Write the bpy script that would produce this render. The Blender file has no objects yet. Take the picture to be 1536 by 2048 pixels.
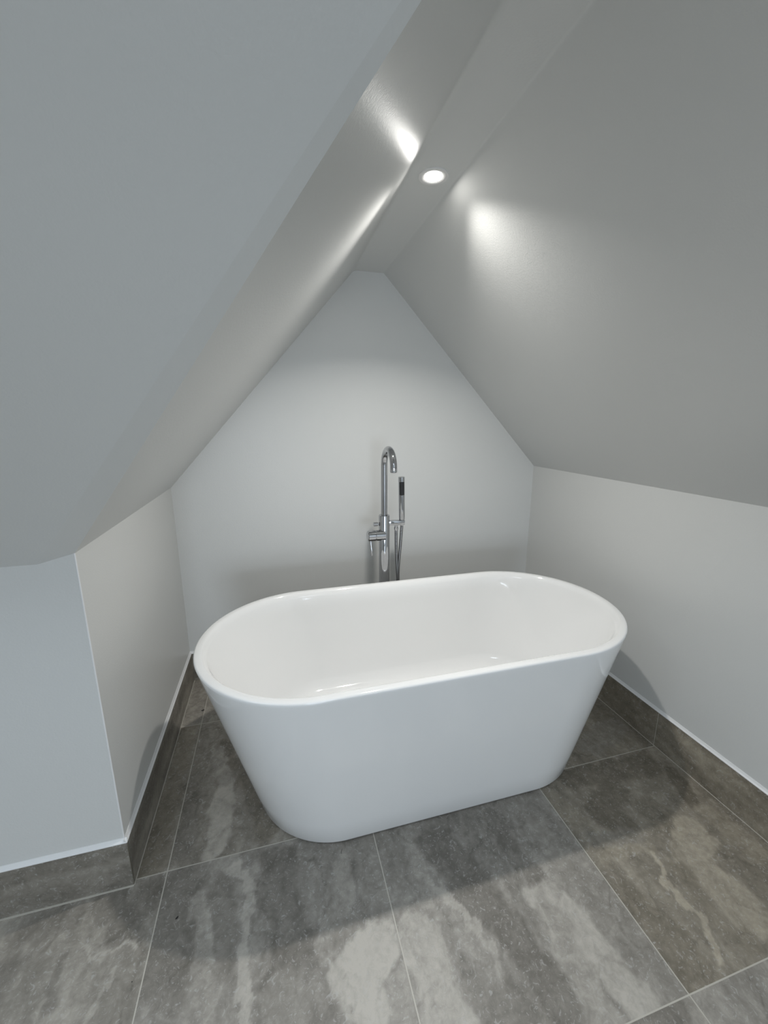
import bpy, bmesh, math
from mathutils import Vector, Matrix, noise

SC = bpy.context.scene
COL = SC.collection
PI = math.pi

# ------------------------------------------------------------------ room sizes (metres)
XR = 1.8433          # right knee wall of the alcove; left knee wall is x = 0, back wall y = 0
HL, HR = 0.9637, 1.0067
YC = 0.9313          # depth of the left knee wall up to its outer corner
H3 = 0.944           # top of the front knee wall, left of the alcove
H = 1.908            # flat ridge ceiling
SXL, SXR = 0.8404, 0.9788
KM = 1.2162          # pitch of the main roof slope
YV = -YC - (H - H3) / KM
Y_REAR, X_FAR = -7.0, -2.6
BB, BT = 0.147, 0.007
LAMP = (0.9132, -0.761)
GX = [-0.508, 0.0879, 0.6811, 1.2794]
GY = [-2.105, -1.5094, -0.9246, -0.3298]


# ------------------------------------------------------------------ helpers
def smooth(me, ang=40):
    for p in me.polygons:
        p.use_smooth = True
    try:
        me.set_sharp_from_angle(angle=math.radians(ang))
    except Exception:
        pass


def link_mesh(name, bm, mat, parent=None, sm=None, recalc=True):
    me = bpy.data.meshes.new(name)
    if recalc:
        bmesh.ops.recalc_face_normals(bm, faces=bm.faces)
    bm.to_mesh(me)
    bm.free()
    if mat:
        me.materials.append(mat)
    if sm is not None:
        smooth(me, sm)
    o = bpy.data.objects.new(name, me)
    COL.objects.link(o)
    if parent:
        o.parent = parent
    return o


def empty(name, loc, label=None, cat=None, group=None):
    o = bpy.data.objects.new(name, None)
    o.empty_display_size = 0.05
    o.location = loc
    COL.objects.link(o)
    return tag(o, label, cat, group)


def tag(o, label=None, cat=None, group=None, kind=None):
    if label: o['label'] = label
    if cat: o['category'] = cat
    if group: o['group'] = group
    if kind: o['kind'] = kind
    return o


def slab(name, verts, faces, outward, t, mat, kind='structure', miter=None):
    """a surface of the room given real thickness on its outer side"""
    bm = bmesh.new()
    vs = [bm.verts.new(v) for v in verts]
    fs = [bm.faces.new([vs[i] for i in f]) for f in faces]
    out = Vector(outward).normalized() * t
    ret = bmesh.ops.extrude_face_region(bm, geom=fs, use_keep_orig=True)
    nv = [g for g in ret['geom'] if isinstance(g, bmesh.types.BMVert)]
    for v in nv:
        k = (round(v.co.x, 4), round(v.co.y, 4))
        v.co += out
        if miter and k in miter:
            v.co += Vector(miter[k])
    o = link_mesh(name, bm, mat)
    return tag(o, kind=kind)


def add_box(bm, lo, hi):
    x0, y0, z0 = lo
    x1, y1, z1 = hi
    v = [bm.verts.new(c) for c in ((x0, y0, z0), (x1, y0, z0), (x1, y1, z0), (x0, y1, z0),
                                   (x0, y0, z1), (x1, y0, z1), (x1, y1, z1), (x0, y1, z1))]
    for f in ((0, 3, 2, 1), (4, 5, 6, 7), (0, 1, 5, 4), (1, 2, 6, 5), (2, 3, 7, 6), (3, 0, 4, 7)):
        bm.faces.new([v[i] for i in f])


def bevel_all(bm, w, seg=2):
    bmesh.ops.bevel(bm, geom=list(bm.edges), offset=w, segments=seg, affect='EDGES', profile=0.5)


def add_lathe(bm, prof, origin=(0, 0, 0), axis=(0, 0, 1), seg=32, cap=True):
    """prof: (radius, height) pairs turned about axis"""
    q = Vector((0, 0, 1)).rotation_difference(Vector(axis).normalized())
    o = Vector(origin)
    rings = []
    for r, h in prof:
        if r < 1e-6:
            rings.append([bm.verts.new(o + q @ Vector((0, 0, h)))])
        else:
            rings.append([bm.verts.new(o + q @ Vector((r * math.cos(2 * PI * k / seg), r * math.sin(2 * PI * k / seg), h)))
                          for k in range(seg)])
    for a, b in zip(rings, rings[1:]):
        for k in range(seg):
            k2 = (k + 1) % seg
            if len(a) == 1 and len(b) == 1:
                continue
            if len(a) == 1:
                bm.faces.new((a[0], b[k], b[k2]))
            elif len(b) == 1:
                bm.faces.new((a[k], a[k2], b[0]))
            else:
                bm.faces.new((a[k], a[k2], b[k2], b[k]))
    if cap:
        if len(rings[0]) > 1: bm.faces.new(rings[0])
        if len(rings[-1]) > 1: bm.faces.new(rings[-1])


def add_tube(bm, pts, rad, seg=16, cap=True):
    """pts: list of Vectors; rad: float or list"""
    pts = [Vector(p) for p in pts]
    n = len(pts)
    up = None
    rings = []
    for i, p in enumerate(pts):
        t = (pts[min(i + 1, n - 1)] - pts[max(i - 1, 0)]).normalized()
        if up is None:
            up = t.orthogonal().normalized()
        up = (up - t * up.dot(t)).normalized()
        b = t.cross(up)
        r = rad[i] if isinstance(rad, (list, tuple)) else rad
        rings.append([bm.verts.new(p + (up * math.cos(2 * PI * k / seg) + b * math.sin(2 * PI * k / seg)) * r)
                      for k in range(seg)])
    for a, b in zip(rings, rings[1:]):
        for k in range(seg):
            k2 = (k + 1) % seg
            bm.faces.new((a[k], a[k2], b[k2], b[k]))
    if cap:
        bm.faces.new(rings[0]); bm.faces.new(rings[-1])


def catmull(ctrl, n):
    P = [Vector(c) for c in ctrl]
    P = [P[0] * 2 - P[1]] + P + [P[-1] * 2 - P[-2]]
    out = []
    for i in range(1, len(P) - 2):
        for k in range(n):
            t = k / n
            a, b, c, d = P[i - 1], P[i], P[i + 1], P[i + 2]
            out.append(0.5 * ((2 * b) + (c - a) * t + (2 * a - 5 * b + 4 * c - d) * t * t + (3 * b - a - 3 * c + d) * t ** 3))
    out.append(P[-2])
    return out


# ------------------------------------------------------------------ materials
def new_mat(name):
    m = bpy.data.materials.new(name)
    m.use_nodes = True
    nt = m.node_tree
    return m, nt, nt.nodes['Principled BSDF']


def add_bump(nt, bs, scale, strength, dist, detail=3.0):
    tc = nt.nodes.new('ShaderNodeTexCoord')
    nz = nt.nodes.new('ShaderNodeTexNoise')
    nz.inputs['Scale'].default_value = scale
    nz.inputs['Detail'].default_value = detail
    nt.links.new(tc.outputs['Object'], nz.inputs['Vector'])
    bp = nt.nodes.new('ShaderNodeBump')
    bp.inputs['Strength'].default_value = strength
    bp.inputs['Distance'].default_value = dist
    nt.links.new(nz.outputs['Fac'], bp.inputs['Height'])
    nt.links.new(bp.outputs['Normal'], bs.inputs['Normal'])
    return tc, nz


def paint(name, col, rough, spec=0.5, bump=0.25):
    m, nt, bs = new_mat(name)
    tc, nz = add_bump(nt, bs, 210.0, bump, 0.0012)
    bs.inputs['Roughness'].default_value = rough
    bs.inputs['Specular IOR Level'].default_value = spec
    n2 = nt.nodes.new('ShaderNodeTexNoise')
    n2.inputs['Scale'].default_value = 3.0
    nt.links.new(tc.outputs['Object'], n2.inputs['Vector'])
    rp = nt.nodes.new('ShaderNodeValToRGB')
    a, b = [c * 0.985 for c in col], [min(1, c * 1.01) for c in col]
    rp.color_ramp.elements[0].color = (*a, 1)
    rp.color_ramp.elements[1].color = (*b, 1)
    nt.links.new(n2.outputs['Fac'], rp.inputs['Fac'])
    nt.links.new(rp.outputs['Color'], bs.inputs['Base Color'])
    return m


def plain(name, col, rough, metal=0.0, coat=0.0):
    m, nt, bs = new_mat(name)
    bs.inputs['Base Color'].default_value = (*col, 1)
    bs.inputs['Roughness'].default_value = rough
    bs.inputs['Metallic'].default_value = metal
    bs.inputs['Coat Weight'].default_value = coat
    bs.inputs['Coat Roughness'].default_value = 0.05
    return m


WALL = paint('satin_white_wall_paint', (0.69, 0.694, 0.68), 0.38)
SLOPE = paint('satin_white_slope_paint', (0.69, 0.694, 0.68), 0.39, 1.0)
TRIMW = plain('white_sealant_and_lit_edge', (0.80, 0.80, 0.80), 0.35)
ACRYL = plain('white_acrylic', (0.88, 0.88, 0.875), 0.07, 0, 0.0)
CHROME = plain('chrome', (0.50, 0.505, 0.52), 0.05, 1.0)
HOSE = plain('chrome_hose', (0.26, 0.26, 0.265), 0.2, 1.0)
BLACK = plain('black_rubber', (0.012, 0.012, 0.013), 0.55)
DARK = plain('dark_debris', (0.010, 0.009, 0.008), 0.6)
RING = plain('white_enamel', (0.80, 0.79, 0.78), 0.4)
FRAME = plain('white_added_window_frame', (0.8, 0.8, 0.8), 0.4)


def stone_material(name):
    """stone-look porcelain: coarse veining in the 'vein' attribute, grout in 'grout', fine grain by noise"""
    m, nt, bs = new_mat(name)
    N, Lk = nt.nodes, nt.links
    at = N.new('ShaderNodeAttribute'); at.attribute_name = 'vein'
    sep = N.new('ShaderNodeSeparateColor')
    Lk.new(at.outputs['Color'], sep.inputs['Color'])
    tc = N.new('ShaderNodeTexCoord')
    n1 = N.new('ShaderNodeTexNoise')
    n1.inputs['Scale'].default_value = 70; n1.inputs['Detail'].default_value = 7; n1.inputs['Roughness'].default_value = 0.72
    n1.inputs['Distortion'].default_value = 0.6
    Lk.new(tc.outputs['Object'], n1.inputs['Vector'])
    n3 = N.new('ShaderNodeTexNoise')
    n3.inputs['Scale'].default_value = 20; n3.inputs['Detail'].default_value = 5; n3.inputs['Distortion'].default_value = 1.5
    Lk.new(tc.outputs['Object'], n3.inputs['Vector'])
    # v + (fine-0.5)*a + (mid-0.5)*b
    def mul_add(src, a, add):
        k = N.new('ShaderNodeMath'); k.operation = 'MULTIPLY_ADD'
        Lk.new(src, k.inputs[0]); k.inputs[1].default_value = a
        if isinstance(add, float): k.inputs[2].default_value = add
        else: Lk.new(add, k.inputs[2])
        return k.outputs[0]
    f1 = mul_add(n1.outputs['Fac'], 1.10, -0.55)
    f2 = mul_add(n3.outputs['Fac'], 0.90, -0.45)
    s1 = N.new('ShaderNodeMath'); s1.operation = 'ADD'
    Lk.new(f1, s1.inputs[0]); Lk.new(f2, s1.inputs[1])
    tot = mul_add(mul_add(sep.outputs[0], 1.35, -0.14), 1.0, s1.outputs[0])
    rp = N.new('ShaderNodeValToRGB')
    e = rp.color_ramp.elements
    e[0].position = 0.0; e[0].color = (0.140, 0.128, 0.110, 1)
    e[1].position = 1.0; e[1].color = (0.475, 0.446, 0.400, 1)
    k = e.new(0.47); k.color = (0.264, 0.246, 0.218, 1)
    tot = mul_add(tot, 0.66, 0.17)
    Lk.new(tot, rp.inputs['Fac'])
    # brown tint
    warm = N.new('ShaderNodeMix'); warm.data_type = 'RGBA'; warm.blend_type = 'MULTIPLY'
    Lk.new(sep.outputs[1], warm.inputs['Factor'])
    Lk.new(rp.outputs['Color'], warm.inputs['A'])
    warm.inputs['B'].default_value = (0.92, 0.85, 0.70, 1)
    # pale flecks
    n2 = N.new('ShaderNodeTexNoise')
    n2.inputs['Scale'].default_value = 70; n2.inputs['Detail'].default_value = 2; n2.inputs['Distortion'].default_value = 2.2
    Lk.new(tc.outputs['Object'], n2.inputs['Vector'])
    fr = N.new('ShaderNodeMapRange')
    fr.inputs['From Min'].default_value = 0.59; fr.inputs['From Max'].default_value = 0.72
    fr.inputs['To Max'].default_value = 0.55
    Lk.new(n2.outputs['Fac'], fr.inputs['Value'])
    fl = N.new('ShaderNodeMix'); fl.data_type = 'RGBA'
    Lk.new(fr.outputs['Result'], fl.inputs['Factor'])
    Lk.new(warm.outputs['Result'], fl.inputs['A'])
    fl.inputs['B'].default_value = (0.46, 0.45, 0.43, 1)
    # grout
    gm = N.new('ShaderNodeMix'); gm.data_type = 'RGBA'
    Lk.new(sep.outputs[2], gm.inputs['Factor'])
    Lk.new(fl.outputs['Result'], gm.inputs['A'])
    gm.inputs['B'].default_value = (0.50, 0.475, 0.42, 1)
    Lk.new(gm.outputs['Result'], bs.inputs['Base Color'])
    bs.inputs['Roughness'].default_value = 0.42
    bp = N.new('ShaderNodeBump'); bp.inputs['Strength'].default_value = 0.25; bp.inputs['Distance'].default_value = 0.002
    Lk.new(n1.outputs['Fac'], bp.inputs['Height'])
    Lk.new(bp.outputs['Normal'], bs.inputs['Normal'])
    return m


STONE = stone_material('stone_look_porcelain')


LAMP_E, LAMP_COL = 72.0, (1.0, 0.98, 0.935, 1)
BEAM_W, BEAM_DEG = 6.6, 129.5
ROOF_W, SKY_W = 9.0, 13.0  # watts of the two added skylights
DAY_W, DAY_COL = 60.0, (0.79, 0.895, 1.0)
WIN = (-0.6, 1.0, 0.06, 1.25)  # opening of the added rear window
EXPO = 0.0
COVE = 0.012

STROKES = [
    ('T2', 0.12, 0, [(0.111, -0.973), (0.149, -1.071), (0.137, -1.149)], 0.075, 0.6),
    ('T2', 0.15, 0, [(0.238, -1.014), (0.261, -1.112), (0.256, -1.171)], 0.04, 0.6),
    ('T2', 0.6, 0, [(0.189, -1.025), (0.221, -1.142), (0.237, -1.269)], 0.022, 0.6),
    ('T2', 0.85, 0, [(0.273, -0.964), (0.329, -1.051), (0.321, -1.118), (0.316, -1.187), (0.318, -1.297)], 0.013, 0.25),
    ('T2', 0.08, 0, [(0.392, -0.975), (0.397, -1.081), (0.43, -1.189), (0.388, -1.261)], 0.05, 0.4),
    ('T2', 0.62, 0, [(0.585, -1.013), (0.539, -1.12), (0.5, -1.218)], 0.032, 0.35),
    ('T2', 0.45, 0, [(0.663, -1.004), (0.646, -1.136)], 0.035, 0.4),
    ('T2', 0.28, 0, [(0.597, -1.17), (0.552, -1.201)], 0.03, 0.6),
    ('T2', 0.98, 0, [(0.632, -1.243), (0.551, -1.279), (0.586, -1.331)], 0.055, 0.3),
    ('T2', 0.4, 0, [(0.393, -1.271), (0.455, -1.327)], 0.05, 0.7),
    ('T3', 0.35, 0, [(0.714, -1.018), (0.722, -1.119)], 0.02, 0.4),
    ('T3', 0.6, 0, [(0.79, -1.053), (0.777, -1.172)], 0.025, 0.4),
    ('T3', 0.03, 0, [(0.868, -1.059), (0.898, -1.166), (0.902, -1.218)], 0.06, 0.4),
    ('T3', 0.1, 0, [(1.062, -1.03), (1.065, -1.127), (1.09, -1.191)], 0.035, 0.5),
    ('T3', 0.5, 0, [(1.167, -1.023), (1.185, -1.129), (1.195, -1.206)], 0.03, 0.4),
    ('T3', 0.75, 0, [(0.797, -1.139), (0.861, -1.241), (0.894, -1.324), (0.887, -1.395), (0.866, -1.445)], 0.01, 0.3),
    ('T3', 0.9, 0, [(0.722, -1.247), (0.738, -1.338), (0.743, -1.411)], 0.05, 0.4),
    ('T3', 0.05, 0, [(0.948, -1.242), (0.964, -1.333), (0.988, -1.396), (0.989, -1.464)], 0.045, 0.35),
    ('T3', 0.15, 0, [(0.872, -1.416), (0.909, -1.454)], 0.04, 0.5),
    ('T3', 0.85, 0, [(1.078, -1.253), (1.135, -1.337), (1.143, -1.411), (1.162, -1.478)], 0.045, 0.4),
    ('T3', 0.6, 0, [(1.075, -1.299), (1.074, -1.392), (1.069, -1.461)], 0.04, 0.5),
    ('T4', 0.05, 1, [(1.413, -0.961), (1.595, -0.977), (1.739, -0.993)], 0.045, 0.5),
    ('T4', 0.4, 1, [(1.303, -1.022), (1.319, -1.099)], 0.035, 0.4),
    ('T4', 0.0, 1, [(1.529, -1.044), (1.422, -1.092), (1.46, -1.155)], 0.045, 0.5),
    ('T4', 0.0, 1, [(1.789, -1.04), (1.744, -1.142)], 0.025, 0.4),
    ('T4', 0.12, 1, [(1.582, -1.135), (1.599, -1.192)], 0.05, 0.5),
    ('T4', 0.3, 0, [(1.333, -1.169), (1.464, -1.189)], 0.025, 0.5),
    ('T4', 0.75, 1, [(1.644, -1.237), (1.545, -1.3), (1.575, -1.362), (1.578, -1.435)], 0.055, 0.3),
    ('T4', 0.55, 1, [(1.773, -1.187), (1.759, -1.315)], 0.04, 0.5),
    ('T4', 0.55, 1, [(1.309, -1.215), (1.412, -1.221), (1.483, -1.225)], 0.016, 0.4),
    ('T4', 0.85, 1, [(1.477, -1.239), (1.439, -1.312), (1.439, -1.397), (1.426, -1.458), (1.41, -1.492)], 0.009, 0.3),
    ('T4', 0.18, 1, [(1.301, -1.313), (1.338, -1.413), (1.344, -1.483)], 0.04, 0.6),
    ('T4', 0.3, 1, [(1.504, -1.303), (1.477, -1.407), (1.508, -1.47)], 0.03, 0.5),
    ('T4', 0.1, 1, [(1.262, -1.452), (1.283, -1.485)], 0.03, 0.5),
    ('B1', 0.9, 0, [(0.225, -0.672), (0.215, -0.801), (0.204, -0.895)], 0.035, 0.4),
    ('B1', 0.6, 0, [(0.181, -0.499), (0.217, -0.649)], 0.03, 0.5),
    ('B1', 0.15, 1, [(0.297, -0.603), (0.337, -0.762), (0.37, -0.861)], 0.045, 0.5),
    ('B1', 0.1, 1, [(0.194, -0.45), (0.243, -0.589)], 0.02, 0.5),
    ('B1', 0.25, 0, [(0.123, -0.741), (0.117, -0.872)], 0.025, 0.6),
    ('B4', 0.45, 0, [(1.593, -0.855), (1.775, -0.792)], 0.05, 0.6),
    ('B4', 0.15, 1, [(1.864, -0.755), (1.849, -0.87)], 0.03, 0.6),
    ('B0', 0.45, 1, [(0.042, -0.324), (0.041, -0.601)], 0.03, 0.6),
    ('B0', 0.3, 1, [(0.026, -0.678), (0.031, -0.878)], 0.05, 0.7),
    ('T1', 0.15, 0, [(-0.038, -0.964), (0.026, -1.038), (0.056, -0.977)], 0.045, 0.4),
    ('T1', 0.35, 0, [(-0.215, -0.984), (-0.12, -0.977)], 0.03, 0.6),
    ('T1', 0.9, 0, [(-0.07, -1.076), (-0.02, -1.082), (0.022, -1.082), (0.062, -1.088)], 0.004, 0.3),
    ('T1', 0.25, 0, [(-0.101, -1.075), (-0.107, -1.11), (-0.097, -1.155)], 0.012, 0.5),
    ('T1', 0.3, 0, [(-0.223, -1.079), (-0.211, -1.055)], 0.03, 0.6),
    ('T1', 0.8, 0, [(0.007, -1.132), (0.007, -1.175), (-0.002, -1.204)], 0.006, 0.4),
    ('T6', 0.15, 0, [(1.215, -1.517), (1.177, -1.526)], 0.04, 0.5),
]

# ------------------------------------------------------------------ stone pattern
# veins and patches of the stone print: (tile, lightness, brown, spine in metres, radius, softness)
TILE_CELL = {'T1': (0, 1), 'T2': (1, 1), 'T3': (2, 1), 'T4': (3, 1), 'B0': (0, 2), 'B1': (1, 2), 'B4': (3, 2), 'T6': (2, 0)}
TILE_BASE = {(0, 1): (.52, .15), (1, 1): (.42, .0), (2, 1): (.45, .0), (3, 1): (.36, .55), (0, 2): (.36, .35), (1, 2): (.38, .25),
             (3, 2): (.34, .55), (2, 2): (.4, .1), (2, 0): (.42, .05), (3, 0): (.55, .0), (1, 0): (.5, .05)}


def cell(x, y):
    i = sum(1 for g in GX if x > g) - 1
    j = sum(1 for g in GY if y > g) - 1
    return i, j


BYCELL = {}
for s in STROKES:
    BYCELL.setdefault(TILE_CELL[s[0]], []).append(s)


def seg_dist(px, py, pts):
    best = 9.0
    for (ax, ay), (bx, by) in zip(pts, pts[1:]):
        dx, dy = bx - ax, by - ay
        t = max(0.0, min(1.0, ((px - ax) * dx + (py - ay) * dy) / (dx * dx + dy * dy + 1e-9)))
        d = math.hypot(px - ax - dx * t, py - ay - dy * t)
        if d < best: best = d
    return best


def fbm(x, y, z, o=4):
    return noise.fractal(Vector((x, y, z)), 1.0, 2.1, o)


def sstep(a, b, x):
    t = max(0.0, min(1.0, (x - a) / (b - a)))
    return t * t * (3 - 2 * t)


def vein(x, y):
    c = cell(x, y)
    off = c[0] * 7.3 + c[1] * 3.1
    base, warm = TILE_BASE.get(c, (.45, .15))
    # generic flow along the depth of the tile
    w1 = fbm(x * 5 + off, y * 5, off) * 0.03
    n = fbm((x + w1) * 9 + off * 2, y * 2.6, off + 4.0, 5)
    g = fbm((x + w1 * 0.5) * 34 + off, y * 18, off + 6.0, 5) * 0.18
    # thin pale and dark hairlines that run with the bedding of the stone
    q1 = noise.noise(Vector(((x + w1) * 11 + off, y * 5.5, off + 1.5))) + fbm(x * 40, y * 25, off, 3) * 0.10
    q2 = noise.noise(Vector(((x - w1) * 8 + off, y * 7.0 + 3.0, off + 9.5))) + fbm(x * 36, y * 30, off + 5, 3) * 0.10
    mk = max(0.0, noise.noise(Vector((x * 6, y * 6, off + 20.0)))) * 2.0
    g += max(0.0, 1.0 - abs(q1) / 0.05) * 0.30 * min(1.0, mk) - max(0.0, 1.0 - abs(q2) / 0.04) * 0.28 * min(1.0, max(0.0, 1.2 - 2 * mk))
    v = base + n * 0.30 + g
    wx = x + noise.noise(Vector((x * 16, y * 11, off))) * 0.016 + fbm(x * 38, y * 26, off + 2, 4) * 0.014
    wy = y + noise.noise(Vector((x * 16 + 9, y * 11, off + 5))) * 0.02 + fbm(x * 38, y * 26, off + 8, 4) * 0.014
    for _, val, br, pts, r, soft in BYCELL.get(c, ()):
        d = seg_dist(wx, wy, pts)
        if d > r * 1.6: continue
        k = 1.0 - sstep(r * (1 - soft * 0.55), r * (1 + soft * 0.40), d)
        v += (val + n * 0.10 + g * 0.7 - v) * k * 0.9
        warm += ((0.75 if br else 0.05) - warm) * k * 0.5
    return v, warm


def vein_attr(me, fn):
    a = me.color_attributes.new('vein', 'FLOAT_COLOR', 'POINT')
    buf = []
    for vt in me.vertices:
        buf.extend(fn(vt.co))
    a.data.foreach_set('color', buf)


# floor: a fine grid whose grout joints are real columns and rows of cells, sunk a little
def axis_cuts(lo, hi, joints, step, half):
    cuts = [lo]
    marks = [g for g in joints if lo + 0.01 < g < hi - 0.01]
    prev = lo
    out = []
    for g in marks + [None]:
        end = hi if g is None else g - half
        n = max(1, int(round((end - prev) / step)))
        out += [prev + (end - prev) * k / n for k in range(n)]
        out.append(end)
        if g is not None:
            prev = g + half
    return out


GH = 0.0014
XS = axis_cuts(-0.42, XR, GX, 0.0045, GH)
YS = axis_cuts(-1.75, 0.0, GY, 0.005, GH)
xs = [X_FAR, -1.9, -1.25, -0.7] + XS
ys = [Y_REAR, -5.0, -3.4, -2.8, -2.105] + YS
verts, faces, cols = [], [], []
gx = set()
nx, ny = len(xs), len(ys)
for j, y in enumerate(ys):
    for i, x in enumerate(xs):
        verts.append((x, y, 0.0))
for j in range(ny - 1):
    for i in range(nx - 1):
        a = j * nx + i
        faces.append((a, a + 1, a + nx + 1, a + nx))
me = bpy.data.meshes.new('floor')
me.from_pydata(verts, [], faces)
me.materials.append(STONE)
fc = me.color_attributes.new('vein', 'FLOAT_COLOR', 'CORNER')
vv = []
for y in ys:
    for x in xs:
        vv.append(vein(x + 1e-7, y + 1e-7))
isgx = [any(abs((xs[i] + xs[i + 1]) / 2 - g) < GH * 0.5 for g in GX) and xs[i + 1] - xs[i] < GH * 2.5 for i in range(nx - 1)]
isgy = [any(abs((ys[j] + ys[j + 1]) / 2 - g) < GH * 0.5 for g in GY) and ys[j + 1] - ys[j] < GH * 2.5 for j in range(ny - 1)]
buf = []
for j in range(ny - 1):
    gyy = isgy[j]
    for i in range(nx - 1):
        g = 1.0 if (gyy or isgx[i]) else 0.0
        a = j * nx + i
        for k in (a, a + 1, a + nx + 1, a + nx):
            v = vv[k]
            buf += (v[0], v[1], g, 1.0)
fc.data.foreach_set('color', buf)
fl = bpy.data.objects.new('floor', me)
COL.objects.link(fl)
tag(fl, kind='structure')

# ------------------------------------------------------------------ walls and slopes
T = 0.08
slab('wall_back', [(0, 0, 0), (XR, 0, 0), (XR, 0, HR), (SXR, 0, H), (SXL, 0, H), (0, 0, HL)], [(0, 1, 2, 3, 4, 5)], (0, 1, 0), T, WALL)
slab('wall_left', [(0, 0, 0), (0, -YC, 0), (0, -YC, HL), (0, 0, HL)], [(0, 1, 2, 3)], (-1, 0, 0), T, WALL, miter={(0, round(-YC, 4)): (0, T, 0)})
slab('wall_right', [(XR, 0, 0), (XR, Y_REAR, 0), (XR, Y_REAR, HR), (XR, 0, HR)], [(0, 1, 2, 3)], (1, 0, 0), T, WALL)
slab('wall_front', [(X_FAR, -YC, 0), (0, -YC, 0), (0, -YC, HL), (-0.075, -YC, H3), (X_FAR, -YC, H3)], [(0, 1, 2, 3, 4)], (0, 1, 0), T, WALL, miter={(0, round(-YC, 4)): (-T, 0, 0)})
# left side of the dormer
LV = [(0, 0, HL), (SXL, 0, H), (SXL, YV, H), (0, -YC, HL)]
slab('ceiling_dormer_left', LV, [(0, 1, 2, 3)], (-H + HL, 0, SXL), T, SLOPE)
slab('ceiling_dormer_right', [(XR, 0, HR), (SXR, 0, H), (SXR, Y_REAR, H), (XR, Y_REAR, HR)], [(0, 1, 2, 3)], (H - HR, 0, XR - SXR), T, SLOPE)
slab('ceiling', [(SXL, 0, H), (SXR, 0, H), (SXR, Y_REAR, H), (X_FAR, Y_REAR, H), (X_FAR, YV, H), (SXL, YV, H)], [(0, 1, 2, 5), (5, 2, 3, 4)], (0, 0, 1), T, SLOPE)


# skimmed plaster coves that soften the two edges of the flat strip
def cove(name, x, side, slope, r, y0, y1):
    """fills the inner corner at (x, H) between the strip and the slope with a small concave radius"""
    ang = math.atan(slope)
    u = Vector((-side, 0))                     # along the strip, towards its middle
    s = Vector((side * math.cos(ang), -math.sin(ang)))   # down the slope
    bm = bmesh.new()
    half = (PI - ang) / 2
    d = r / math.tan(half)
    c = Vector((x, H)) + (u + s).normalized() * (r / math.sin(half))
    p0, p1 = Vector((x, H)) + u * d, Vector((x, H)) + s * d
    a0 = math.atan2(p0.y - c.y, p0.x - c.x)
    a1 = math.atan2(p1.y - c.y, p1.x - c.x)
    da = (a1 - a0 + PI) % (2 * PI) - PI
    arc = [c + Vector((math.cos(a0 + da * k / 8), math.sin(a0 + da * k / 8))) * r for k in range(9)]
    arc = arc + [Vector((x, H))]
    ra = [bm.verts.new((p.x, y0, p.y)) for p in arc]
    rb = [bm.verts.new((p.x, y1, p.y)) for p in arc]
    n = len(arc)
    for i in range(n):
        bm.faces.new((ra[i], ra[(i + 1) % n], rb[(i + 1) % n], rb[i]))
    bm.faces.new(ra); bm.faces.new(rb)
    return tag(link_mesh(name, bm, SLOPE, sm=30), kind='structure')


cove('trim_9', SXL, -1, (H - HL) / SXL, 0.03, 0.0, YV)
cove('trim_10', SXR, 1, (H - HR) / (XR - SXR), COVE, 0.0, Y_REAR)
slab('ceiling_main_slope', [(X_FAR, -YC, H3), (-0.075, -YC, H3), (0, -YC, HL), (SXL, YV, H), (X_FAR, YV, H)],
     [(0, 1, 4), (1, 3, 4), (1, 2, 3)], (0, H - H3, -YC - YV), T, SLOPE)
slab('wall_far_left', [(X_FAR, -YC, 0), (X_FAR, Y_REAR, 0), (X_FAR, Y_REAR, H), (X_FAR, YV, H), (X_FAR, -YC, H3)], [(0, 1, 2, 3, 4)], (-1, 0, 0), T, WALL)
# rear wall behind the camera, with an unseen window added as a daylight source
WX0, WX1, WZ0, WZ1 = WIN
R = [(X_FAR, 0), (XR, 0), (XR, HR), (SXR, H), (X_FAR, H)]
rv = [(X_FAR, Y_REAR, 0), (XR, Y_REAR, 0), (XR, Y_REAR, HR), (SXR, Y_REAR, H), (X_FAR, Y_REAR, H),
      (WX0, Y_REAR, WZ0), (WX1, Y_REAR, WZ0), (WX1, Y_REAR, WZ1), (WX0, Y_REAR, WZ1)]
slab('wall_rear', rv, [(0, 1, 6, 5), (1, 2, 3, 7, 6), (3, 4, 8, 7), (4, 0, 5, 8)], (0, -1, 0), T, WALL)
wn = empty('added_window_1', ((WX0 + WX1) / 2, Y_REAR, WZ0))
tag(wn, kind='structure')
bm = bmesh.new()
wx = (WX1 - WX0) / 2
wh = WZ1 - WZ0
for lo, hi in (((-wx, -.075, 0), (-wx + .05, -.02, wh)), ((wx - .05, -.075, 0), (wx, -.02, wh)),
               ((-wx + .05, -.075, 0), (wx - .05, -.02, .05)), ((-wx + .05, -.075, wh - .05), (wx - .05, -.02, wh)),
               ((-.025, -.075, .05), (.025, -.02, wh - .05))):
    add_box(bm, lo, hi)
link_mesh('added_window_frame', bm, FRAME, wn)

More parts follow.
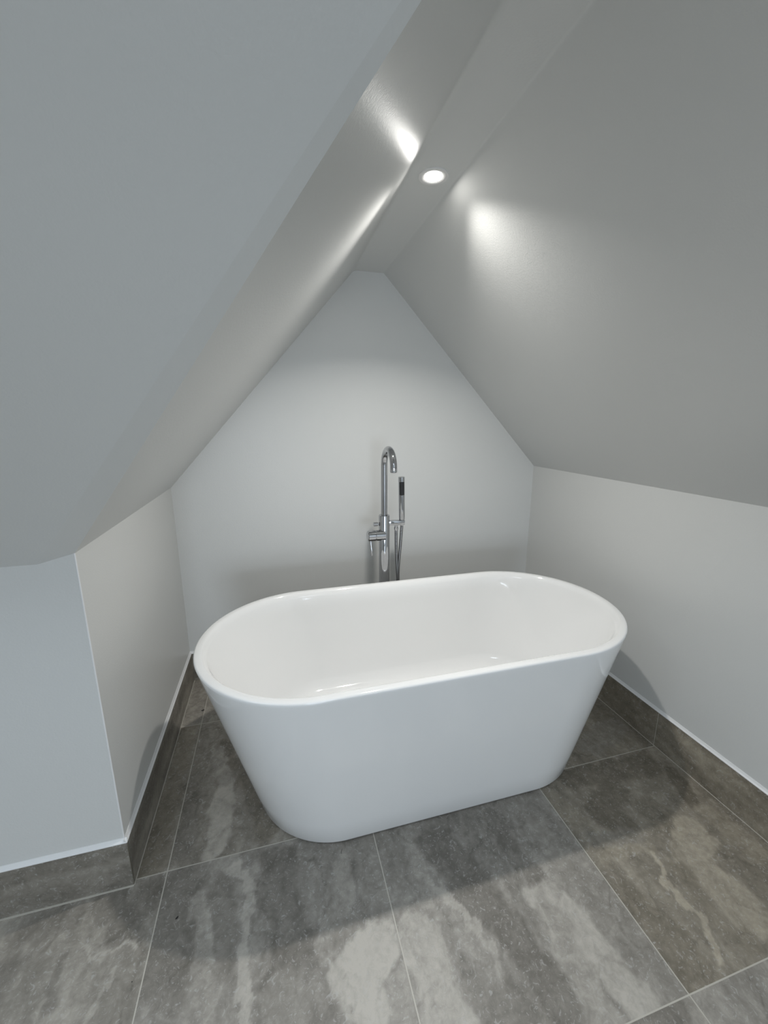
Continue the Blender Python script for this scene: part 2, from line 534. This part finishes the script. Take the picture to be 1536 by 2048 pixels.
# ------------------------------------------------------------------ skirting tiles and the white bead on top
def skirting(name, pts, nrm, joints=(), seed=0.0, SKW=0.2):
    """upright tile strip along pts[0]->pts[1] on the wall face, standing BT proud along nrm"""
    a, b = Vector(pts[0]), Vector(pts[1])
    L = (b - a).length
    d = (b - a).normalized()
    n = Vector(nrm)
    cuts = axis_cuts(0.0, L, sorted(joints), 0.012, 0.001)
    zs = [BB * k / 10 for k in range(11)]
    vs, fs, buf = [], [], []
    for z in zs:
        for s in cuts:
            p = a + d * s + n * BT
            vs.append((p.x, p.y, z))
    m = len(cuts)
    isg = []
    for i in range(m - 1):
        isg.append(any(abs((cuts[i] + cuts[i + 1]) / 2 - g) < 0.0006 for g in joints))
    for j in range(len(zs) - 1):
        for i in range(m - 1):
            q = j * m + i
            fs.append((q, q + 1, q + m + 1, q + m))
            g = 1.0 if isg[i] else (0.0)
            for zz, ss in ((zs[j], cuts[i]), (zs[j], cuts[i + 1]), (zs[j + 1], cuts[i + 1]), (zs[j + 1], cuts[i])):
                nn = fbm(ss * 3.2 + seed, zz * 15 + seed, seed, 5) + 0.6 * fbm(ss * 8 + seed, zz * 30, seed + 3, 4)
                buf += (0.34 + nn * 0.46, SKW, g, 1.0)
    # top and ends closed so that the strip has its thickness
    nb = len(vs)
    for z in (0.0, BB):
        for s in (0.0, L):
            p = a + d * s
            vs.append((p.x, p.y, z))
    tl, tr = (len(zs) - 1) * m, (len(zs) - 1) * m + m - 1
    extra = [tuple(range(tl, tl + m)) + (nb + 3, nb + 2), (0, nb, nb + 2) + tuple(j * m for j in range(len(zs) - 1, 0, -1)),
             (m - 1,) + tuple(j * m + m - 1 for j in range(1, len(zs))) + (nb + 3, nb + 1)]
    for f in extra:
        fs.append(f)
        buf += (0.3, 0.4, 0.0, 1.0) * len(f)
    me = bpy.data.meshes.new(name)
    me.from_pydata(vs, [], fs)
    at = me.color_attributes.new('vein', 'FLOAT_COLOR', 'CORNER')
    at.data.foreach_set('color', buf)
    me.materials.append(STONE)
    o = bpy.data.objects.new(name, me)
    COL.objects.link(o)
    return tag(o, kind='structure')


skirting('baseboard_left', [(0, -YC + 0.0022, 0), (0, 0, 0)], (1, 0, 0), [YC - 0.3298], 1.0)
skirting('baseboard_front', [(X_FAR, -YC, 0), (BT - 0.0004, -YC, 0)], (0, -1, 0), [1.5], 6.0)
skirting('baseboard_right', [(XR, 0, 0), (XR, Y_REAR, 0)], (-1, 0, 0), [0.9246 - 0.005, 1.5094, 2.1], 11.0, 0.7)
skirting('baseboard_back', [(0, 0, 0), (XR, 0, 0)], (0, -1, 0), [0.6811, 1.2794], 16.0)

# sloping white bead along the top of the skirting
def bead(name, a, b, n, hgt=0.011, w=BT + 0.001):
    a, b, n = Vector(a), Vector(b), Vector(n)
    prof = [(0.0, BB + hgt), (0.0012, BB + hgt), (w * 0.55, BB + hgt * 0.45), (w, BB + 0.0015), (w, BB - 0.0005), (0.0, BB - 0.0005)]
    bm = bmesh.new()
    ra = [bm.verts.new(a + n * u + Vector((0, 0, z))) for u, z in prof]
    rb = [bm.verts.new(b + n * u + Vector((0, 0, z))) for u, z in prof]
    k = len(prof)
    for i in range(k):
        bm.faces.new((ra[i], ra[(i + 1) % k], rb[(i + 1) % k], rb[i]))
    bm.faces.new(ra); bm.faces.new(rb)
    return tag(link_mesh(name, bm, TRIMW), kind='structure')


bead('trim_1', (0, -YC - BT, 0), (0, 0, 0), (1, 0, 0))
bead('trim_2', (X_FAR, -YC, 0), (BT, -YC, 0), (0, -1, 0))
bead('trim_3', (XR, 0, 0), (XR, Y_REAR, 0), (-1, 0, 0))
bead('trim_4', (0, 0, 0), (XR, 0, 0), (0, -1, 0))
# pale grout seam at the foot of the skirting
GROUT = plain('grout', (0.50, 0.475, 0.42), 0.8)
def seam(name, lo, hi):
    bm = bmesh.new(); add_box(bm, lo, hi)
    return tag(link_mesh(name, bm, GROUT), kind='structure')
seam('trim_5', (BT, -YC - BT, 0), (BT + 0.0022, -BT, 0.0012))
seam('trim_6', (X_FAR, -YC - BT - 0.004, 0), (BT, -YC - BT, 0.0015))
seam('trim_7', (XR - BT - 0.0022, Y_REAR, 0), (XR - BT, -BT, 0.0012))
# rounded arris on the knee wall corner, painted whiter for light on the edge
bm = bmesh.new()
add_tube(bm, [(-0.0010, -YC + 0.0010, BB + 0.009), (-0.0010, -YC + 0.0010, HL)], 0.0022, 12)
tag(link_mesh('trim_8', bm, TRIMW, sm=60), kind='structure')

# ------------------------------------------------------------------ bathtub
def stadium(a, s, b, n=160):
    """closed outline, straight half-length s, elliptical ends"""
    s = max(0.0, s); e = a - s
    pts = []
    q = n // 2
    for k in range(n):
        t = -PI / 2 + 2 * PI * k / n
        c, sn = math.cos(t), math.sin(t)
        if abs(c) < 1e-9: c = 0.0
        pts.append(((s if (k <= q) else -s) + e * c, b * sn))
    # resample evenly
    pts.append(pts[0])
    acc = [0.0]
    for p, r in zip(pts, pts[1:]): acc.append(acc[-1] + math.hypot(r[0] - p[0], r[1] - p[1]))
    m = 200
    out = []
    j = 0
    for k in range(m):
        d = acc[-1] * k / m
        while acc[j + 1] < d: j += 1
        f = (d - acc[j]) / max(1e-9, acc[j + 1] - acc[j])
        out.append((pts[j][0] + (pts[j + 1][0] - pts[j][0]) * f, pts[j][1] + (pts[j + 1][1] - pts[j][1]) * f))
    return out


TH = 0.5686
tub = empty('bathtub', (0.9312, -0.709, 0), 'white oval freestanding acrylic bathtub standing on the grey stone tile floor', 'bathtub')


def loft(name, rings, mat, close_last=True, close_first=True, sm=50):
    bm = bmesh.new()
    R = []
    for a, s, b, z in rings:
        R.append([bm.verts.new((x, y, z)) for x, y in stadium(a, s, b)])
    for p, q in zip(R, R[1:]):
        m = len(p)
        for k in range(m):
            bm.faces.new((p[k], p[(k + 1) % m], q[(k + 1) % m], q[k]))
    if close_first: bm.faces.new(R[0])
    if close_last: bm.faces.new(R[-1])
    return link_mesh(name, bm, mat, tub, sm=sm)


A1, S1, B1 = 0.756, 0.4016, 0.3527
A0, S0, B0 = 0.5956, 0.3285, 0.268


def outer(t, d=0.0):
    return (A0 + (A1 - A0) * t - d, S0 + (S1 - S0) * t, B0 + (B1 - B0) * t - d, TH * t)


rings = [(A0 - 0.012, S0, B0 - 0.012, 0.003), (A0 - 0.004, S0, B0 - 0.004, 0.003), (A0 - 0.001, S0, B0 - 0.001, 0.006)]
rings += [outer(t) for t in (0.02, 0.15, 0.3, 0.5, 0.7, 0.85, 0.95, 0.98)]
a, s, b, zz = outer(0.99)
rings += [(a - 0.0003, s, b - 0.0003, TH - 0.006), (a - 0.0020, s, b - 0.0020, TH - 0.0022), (a - 0.0058, s, b - 0.0058, TH)]
rim_i = 0.0275
rings += [(A1 - rim_i + 0.006, S1, B1 - rim_i + 0.006, TH), (A1 - rim_i + 0.001, S1, B1 - rim_i + 0.001, TH - 0.0015),
          (A1 - rim_i - 0.002, S1, B1 - rim_i - 0.002, TH - 0.006),
          (A1 - rim_i - 0.008, S1, B1 - rim_i - 0.008, TH - 0.012), (A1 - rim_i - 0.011, S1, B1 - rim_i - 0.011, TH - 0.020)]
ZF = 0.165
Ai, Si, Bi = A0 - 0.012, S0, 0.262     # inner wall just above its fillet
for t in (0.9, 0.7, 0.5, 0.3, 0.15, 0.05):
    z = ZF + 0.055 + (TH - 0.02 - ZF - 0.055) * t
    top = (A1 - rim_i - 0.011, S1, B1 - rim_i - 0.011)
    rings.append((Ai + (top[0] - Ai) * t, Si + (top[1] - Si) * t, Bi + (top[2] - Bi) * t, z))
for k in range(1, 9):
    th = k / 8 * PI / 2 * 0.92
    d = 0.055 * (1 - math.cos(th)) + 0.008 * math.sin(th)
    rings.append((Ai - d, Si, Bi - d, ZF + 0.055 - 0.055 * math.sin(th)))
d0 = 0.055 * (1 - math.cos(PI / 2 * .92)) + 0.008
for d, dz in ((0.02, -0.0008), (0.06, -0.002), (0.12, -0.005), (0.18, -0.009)):
    rings.append((Ai - d0 - d, max(Si - d * 0.3, 0.02), Bi - d0 - d, ZF - dz * -1 + 0.0002))
loft('tub_shell', rings, ACRYL)
# plinth the shell stands on
loft('plinth', [(A0 - 0.02, S0, B0 - 0.02, 0.0), (A0 - 0.02, S0, B0 - 0.02, 0.0032)], plain('grey_plinth', (0.12, 0.12, 0.12), 0.6))
bm = bmesh.new()
add_lathe(bm, [(0.0, 0.004), (0.024, 0.004), (0.030, 0.002), (0.031, 0.0)], (0, 0, ZF - 0.0085), seg=32, cap=False)
link_mesh('drain_cover', bm, CHROME, tub, sm=40)

# ------------------------------------------------------------------ floor standing bath mixer
FX, FY = 0.911, -0.255
tap = empty('bath_mixer', (FX, FY, 0), 'tall chrome floor standing bath mixer tap behind the white bathtub', 'tap')


def lathe_part(name, prof, origin, axis=(0, 0, 1), mat=CHROME, seg=40, parent=tap, sm=35):
    bm = bmesh.new()
    add_lathe(bm, prof, origin, axis, seg)
    return link_mesh(name, bm, mat, parent, sm=sm)


lathe_part('floor_flange', [(0.055, 0.0), (0.055, 0.006), (0.050, 0.010), (0.027, 0.012)], (0, 0, 0))
lathe_part('column', [(0.0245, 0.012), (0.0245, 0.838), (0.0235, 0.842), (0.0215, 0.8435), (0.0165, 0.8435)], (0, 0, 0))
# spout: riser and bend towards the tub
SR = 0.0145
bend = 0.0725
ztop = 1.152 - SR
pts = [Vector((0, 0, 0.835)), Vector((0, 0, 0.95)), Vector((0, 0, ztop - bend))]
for k in range(1, 21):
    t = PI * k / 20
    pts.append(Vector((0, -bend + bend * math.cos(t), ztop - bend + bend * math.sin(t))))
pts.append(Vector((0, -2 * bend + 0.0005, ztop - bend - 0.012)))
bm = bmesh.new()
add_tube(bm, pts, SR, 28)
sp = link_mesh('spout', bm, CHROME, tap, sm=50)
bm = bmesh.new()
add_lathe(bm, [(0.0, 0.0), (0.0105, 0.0), (0.0115, -0.002), (0.0125, -0.002), (0.0125, 0.001)], (0, -2 * bend + 0.0005, ztop - bend - 0.0125), seg=24, cap=False)
link_mesh('aerator', bm, plain('dark_aerator', (0.08, 0.08, 0.08), 0.4), sp, sm=40)
# lever handle on the left
hd = lathe_part('handle', [(0.0, -0.001), (0.0215, -0.001), (0.0245, 0.002), (0.0245, 0.032), (0.0232, 0.0335), (0.0232, 0.0350), (0.0245, 0.0365), (0.0245, 0.078)],
                (-0.078, -0.010, 0.752), (1, 0, 0))
bm = bmesh.new()
add_tube(bm, [(-0.066, -0.014, 0.736), (-0.0655, -0.016, 0.715), (-0.064, -0.020, 0.690), (-0.063, -0.022, 0.672), (-0.063, -0.022, 0.664)],
         [0.0032, 0.0036, 0.0042, 0.0046, 0.0036], 14)
link_mesh('lever', bm, CHROME, hd, sm=50)
# diverter knob
lathe_part('diverter_knob', [(0.0, 0.0), (0.0082, 0.0), (0.0092, 0.001), (0.0092, 0.019), (0.0055, 0.020), (0.0055, 0.032)], (-0.048, 0.004, 0.801), (1, 0, 0), seg=24)
# bracket with the hose outlet
bm = bmesh.new()
add_box(bm, (0.016, -0.012, 0.7915), (0.0945, 0.012, 0.8145))
bevel_all(bm, 0.0022)
br = link_mesh('bracket', bm, CHROME, tap, sm=30)
lathe_part('hose_nut', [(0.0075, 0.0), (0.0075, 0.010), (0.0095, 0.012), (0.0095, 0.020), (0.0060, 0.028)], (0.056, 0, 0.7925), (0, 0, -1), parent=br, seg=20)
# hand shower resting in the bracket
hsp = Vector((0.0838, 0.0, 0.786))
hst = Vector((0.0775, -0.006, 1.012))
ax = (hst - hsp).normalized()
LHS = (hst - hsp).length
hs = lathe_part('hand_shower', [(0.0055, 0.0), (0.0080, 0.010), (0.0080, 0.026), (0.0128, 0.031), (0.0135, 0.040), (0.0140, LHS - 0.012), (0.0140, LHS - 0.001), (0.0128, LHS), (0.0, LHS)], hsp, ax)
# black nozzle panel let into the front of the wand
bm = bmesh.new()
q = Vector((0, 0, 1)).rotation_difference(ax)
fw = math.atan2(-1.0, -0.10)
rows = []
for k in range(13):
    z = LHS - 0.018 - 0.066 * k / 12
    row = []
    for i in range(15):
        an = fw + (-0.92 + 1.84 * i / 14)
        e = 0.0006 if (0 < k < 12 and 0 < i < 14) else -0.001
        row.append(bm.verts.new(hsp + q @ Vector(((0.0140 + e) * math.cos(an), (0.0140 + e) * math.sin(an), z))))
    rows.append(row)
for p, r in zip(rows, rows[1:]):
    for i in range(14):
        bm.faces.new((p[i], p[i + 1], r[i + 1], r[i]))
panel = link_mesh('nozzle_panel', bm, BLACK, hs, sm=50)
tag(panel, 'black rubber nozzle panel')
# flexible hose: down from the nut, round a loop below the rim and up into the wand
ctrl = [(0.056, 0.0, 0.772), (0.057, -0.001, 0.68), (0.061, -0.003, 0.59), (0.066, -0.004, 0.50), (0.066, 0.0, 0.40), (0.0735, 0.004, 0.352),
        (0.081, 0.004, 0.40), (0.070, 0.002, 0.50), (0.0695, 0.004, 0.58), (0.077, 0.003, 0.68), (0.0835, 0.0, 0.787)]
path = catmull(ctrl, 46)
rad = [0.0064 + (0.0009 if i % 3 else -0.0006) for i in range(len(path))]
bm = bmesh.new()
add_tube(bm, path, rad, 12)
link_mesh('shower_hose', bm, HOSE, tap, sm=80)

# ------------------------------------------------------------------ recessed downlights
lamp_mat, nt, bs = new_mat('lamp_glow')
bs.inputs['Base Color'].default_value = (0, 0, 0, 1)
bs.inputs['Emission Color'].default_value = LAMP_COL
bs.inputs['Emission Strength'].default_value = LAMP_E


def downlight(x, y, label, watt, deg):
    lamp = empty('downlight', (x, y, H), label, 'ceiling light')
    bm = bmesh.new()
    add_lathe(bm, [(0.0245, 0.0), (0.0245, -0.0012), (0.030, -0.0030), (0.0395, -0.0034), (0.0406, -0.0030), (0.0406, 0.0)], seg=64, cap=False)
    link_mesh('trim_ring', bm, RING, lamp, sm=35)
    bm = bmesh.new()
    add_lathe(bm, [(0.0246, -0.0004), (0.0235, -0.0010), (0.018, -0.0018), (0.0, -0.0024)], seg=48, cap=False)
    link_mesh('lens', bm, lamp_mat, lamp, sm=60)
    bl = bpy.data.lights.new('downlight_beam', 'AREA')
    bl.shape = 'DISK'
    bl.size = 0.046
    bl.energy = watt
    bl.spread = math.radians(deg)
    bl.color = LAMP_COL[:3]
    bo = bpy.data.objects.new('downlight_beam', bl)
    bo.location = (x, y, H - 0.0032)
    COL.objects.link(bo)


downlight(LAMP[0], LAMP[1], 'round white recessed downlight glowing in the narrow flat ceiling strip above the bathtub', BEAM_W, BEAM_DEG)

# ------------------------------------------------------------------ crumbs left on the tiles
bm = bmesh.new()
ring = [Vector((0.0052 * math.cos(t) , 0.0034 * math.sin(t), 0.0012)) for t in [2 * PI * k / 20 for k in range(21)]]
add_tube(bm, ring, 0.0011, 8, cap=False)
o = link_mesh('washer', bm, DARK, sm=60)
o.location = (0.0814, -0.2446, 0)
o.rotation_euler = (0, 0, 0.4)
tag(o, 'tiny black ring lying on the floor tile left of the bathtub', 'ring')
bm = bmesh.new()
bmesh.ops.create_uvsphere(bm, u_segments=14, v_segments=8, radius=1.0)
for v in bm.verts:
    f = 1.0 - 0.45 * max(0.0, v.co.x)
    v.co = Vector((v.co.x * 0.0042, v.co.y * 0.0021 * f, v.co.z * 0.0011 * f + 0.0011))
o = link_mesh('crumb', bm, DARK, sm=60)
o.location = (0.1385, -1.0532, 0)
o.rotation_euler = (0, 0, 0.75)
tag(o, 'black seed shaped crumb on the dark tile in front of the left skirting corner', 'crumb')
bm = bmesh.new()
add_tube(bm, [(-0.0065, -0.001, 0.0006), (0, 0.0004, 0.0008), (0.0065, -0.0003, 0.0006)], [0.0003, 0.0006, 0.0003], 6)
o = link_mesh('splinter', bm, DARK, sm=60)
o.location = (0.5766, -1.0001, 0)
o.rotation_euler = (0, 0, 1.15)
tag(o, 'thin dark splinter on the tile just in front of the tub base', 'splinter')
bm = bmesh.new()
bmesh.ops.create_icosphere(bm, subdivisions=2, radius=0.0010)
o = link_mesh('crumb', bm, DARK, sm=60)
o.location = (0.0657, -1.1601, 0.0009)
tag(o, 'pinhead dark speck beside the pale grout line at the bottom left', 'crumb')

# ------------------------------------------------------------------ light
ld = bpy.data.lights.new('added_window_light', 'AREA')  # lamp of the added rear window, out of view
ld.shape = 'RECTANGLE'
ld.size = WX1 - WX0 - 0.1
ld.size_y = WZ1 - WZ0 - 0.1
ld.energy = DAY_W
ld.color = DAY_COL
lo = bpy.data.objects.new('added_window_light', ld)
lo.location = ((WX0 + WX1) / 2, Y_REAR + 0.012, (WZ0 + WZ1) / 2)
lo.rotation_euler = (PI / 2, 0, 0)
COL.objects.link(lo)

# unseen skylights added for daylight: one in the main slope, one in the flat ceiling
def added_roof_window(name, at_, normal, sx, sy, watt, deg):
    n = Vector(normal).normalized()
    q = n.to_track_quat('-Z', 'Y')
    r = empty(name, at_)
    r.rotation_euler = q.to_euler()
    tag(r, kind='structure')
    bm = bmesh.new()
    a_, b_, f = sx / 2, sy / 2, 0.055
    for lo_, hi_ in (((-a_ - f, -b_ - f, -.022), (-a_, b_ + f, 0)), ((a_, -b_ - f, -.022), (a_ + f, b_ + f, 0)),
                     ((-a_, -b_ - f, -.022), (a_, -b_, 0)), ((-a_, b_, -.022), (a_, b_ + f, 0))):
        add_box(bm, lo_, hi_)
    link_mesh('added_window_frame', bm, FRAME, r)
    l = bpy.data.lights.new('added_roof_light', 'AREA')  # lamp of the added skylight
    l.shape = 'RECTANGLE'
    l.size, l.size_y = sx, sy
    l.energy = watt
    l.spread = math.radians(deg)
    l.color = DAY_COL
    o = bpy.data.objects.new('added_roof_light', l)
    o.location = Vector(at_) + n * 0.012
    o.rotation_euler = r.rotation_euler
    COL.objects.link(o)


added_roof_window('added_window_2', (-0.45, -1.5, H3 + (1.5 - YC) * KM), (0, -KM, -1), 0.7, 0.6, SKY_W, 180)
added_roof_window('added_window_3', (0.50, -2.55, H), (0, 0, -1), 0.55, 0.55, ROOF_W, 150)

w = bpy.data.worlds.new('sky')
SC.world = w
w.use_nodes = True
w.node_tree.nodes['Background'].inputs['Color'].default_value = (0.75, 0.85, 1.0, 1)
w.node_tree.nodes['Background'].inputs['Strength'].default_value = 0.4

# ------------------------------------------------------------------ camera
cam = bpy.data.cameras.new('camera')
co = bpy.data.objects.new('camera', cam)
COL.objects.link(co)
yaw, pitch, roll = math.radians(-15.0717), math.radians(-12.5681), math.radians(0.0283)
RM = Matrix.Rotation(yaw, 3, 'Z') @ Matrix.Rotation(pitch, 3, 'X') @ Matrix.Rotation(roll, 3, 'Y')
right, fwd, up = RM.col[0], RM.col[1], RM.col[2]
M = Matrix.Identity(4)
for i in range(3):
    M[i][0], M[i][1], M[i][2] = right[i], up[i], -fwd[i]
M[0][3], M[1][3], M[2][3] = 0.44851, -1.95864, 1.26
co.matrix_world = M
cam.sensor_fit = 'HORIZONTAL'
cam.sensor_width = 36.0
cam.lens = 810.25 / 1536 * 36.0
cam.shift_x = 1.29 / 1536
cam.shift_y = -4.81 / 1536
cam.clip_start = 0.02
SC.camera = co

SC.view_settings.view_transform = 'Standard'
SC.view_settings.look = 'None'
SC.view_settings.gamma = 1.0
SC.view_settings.use_curve_mapping = False
SC.view_settings.exposure = EXPO
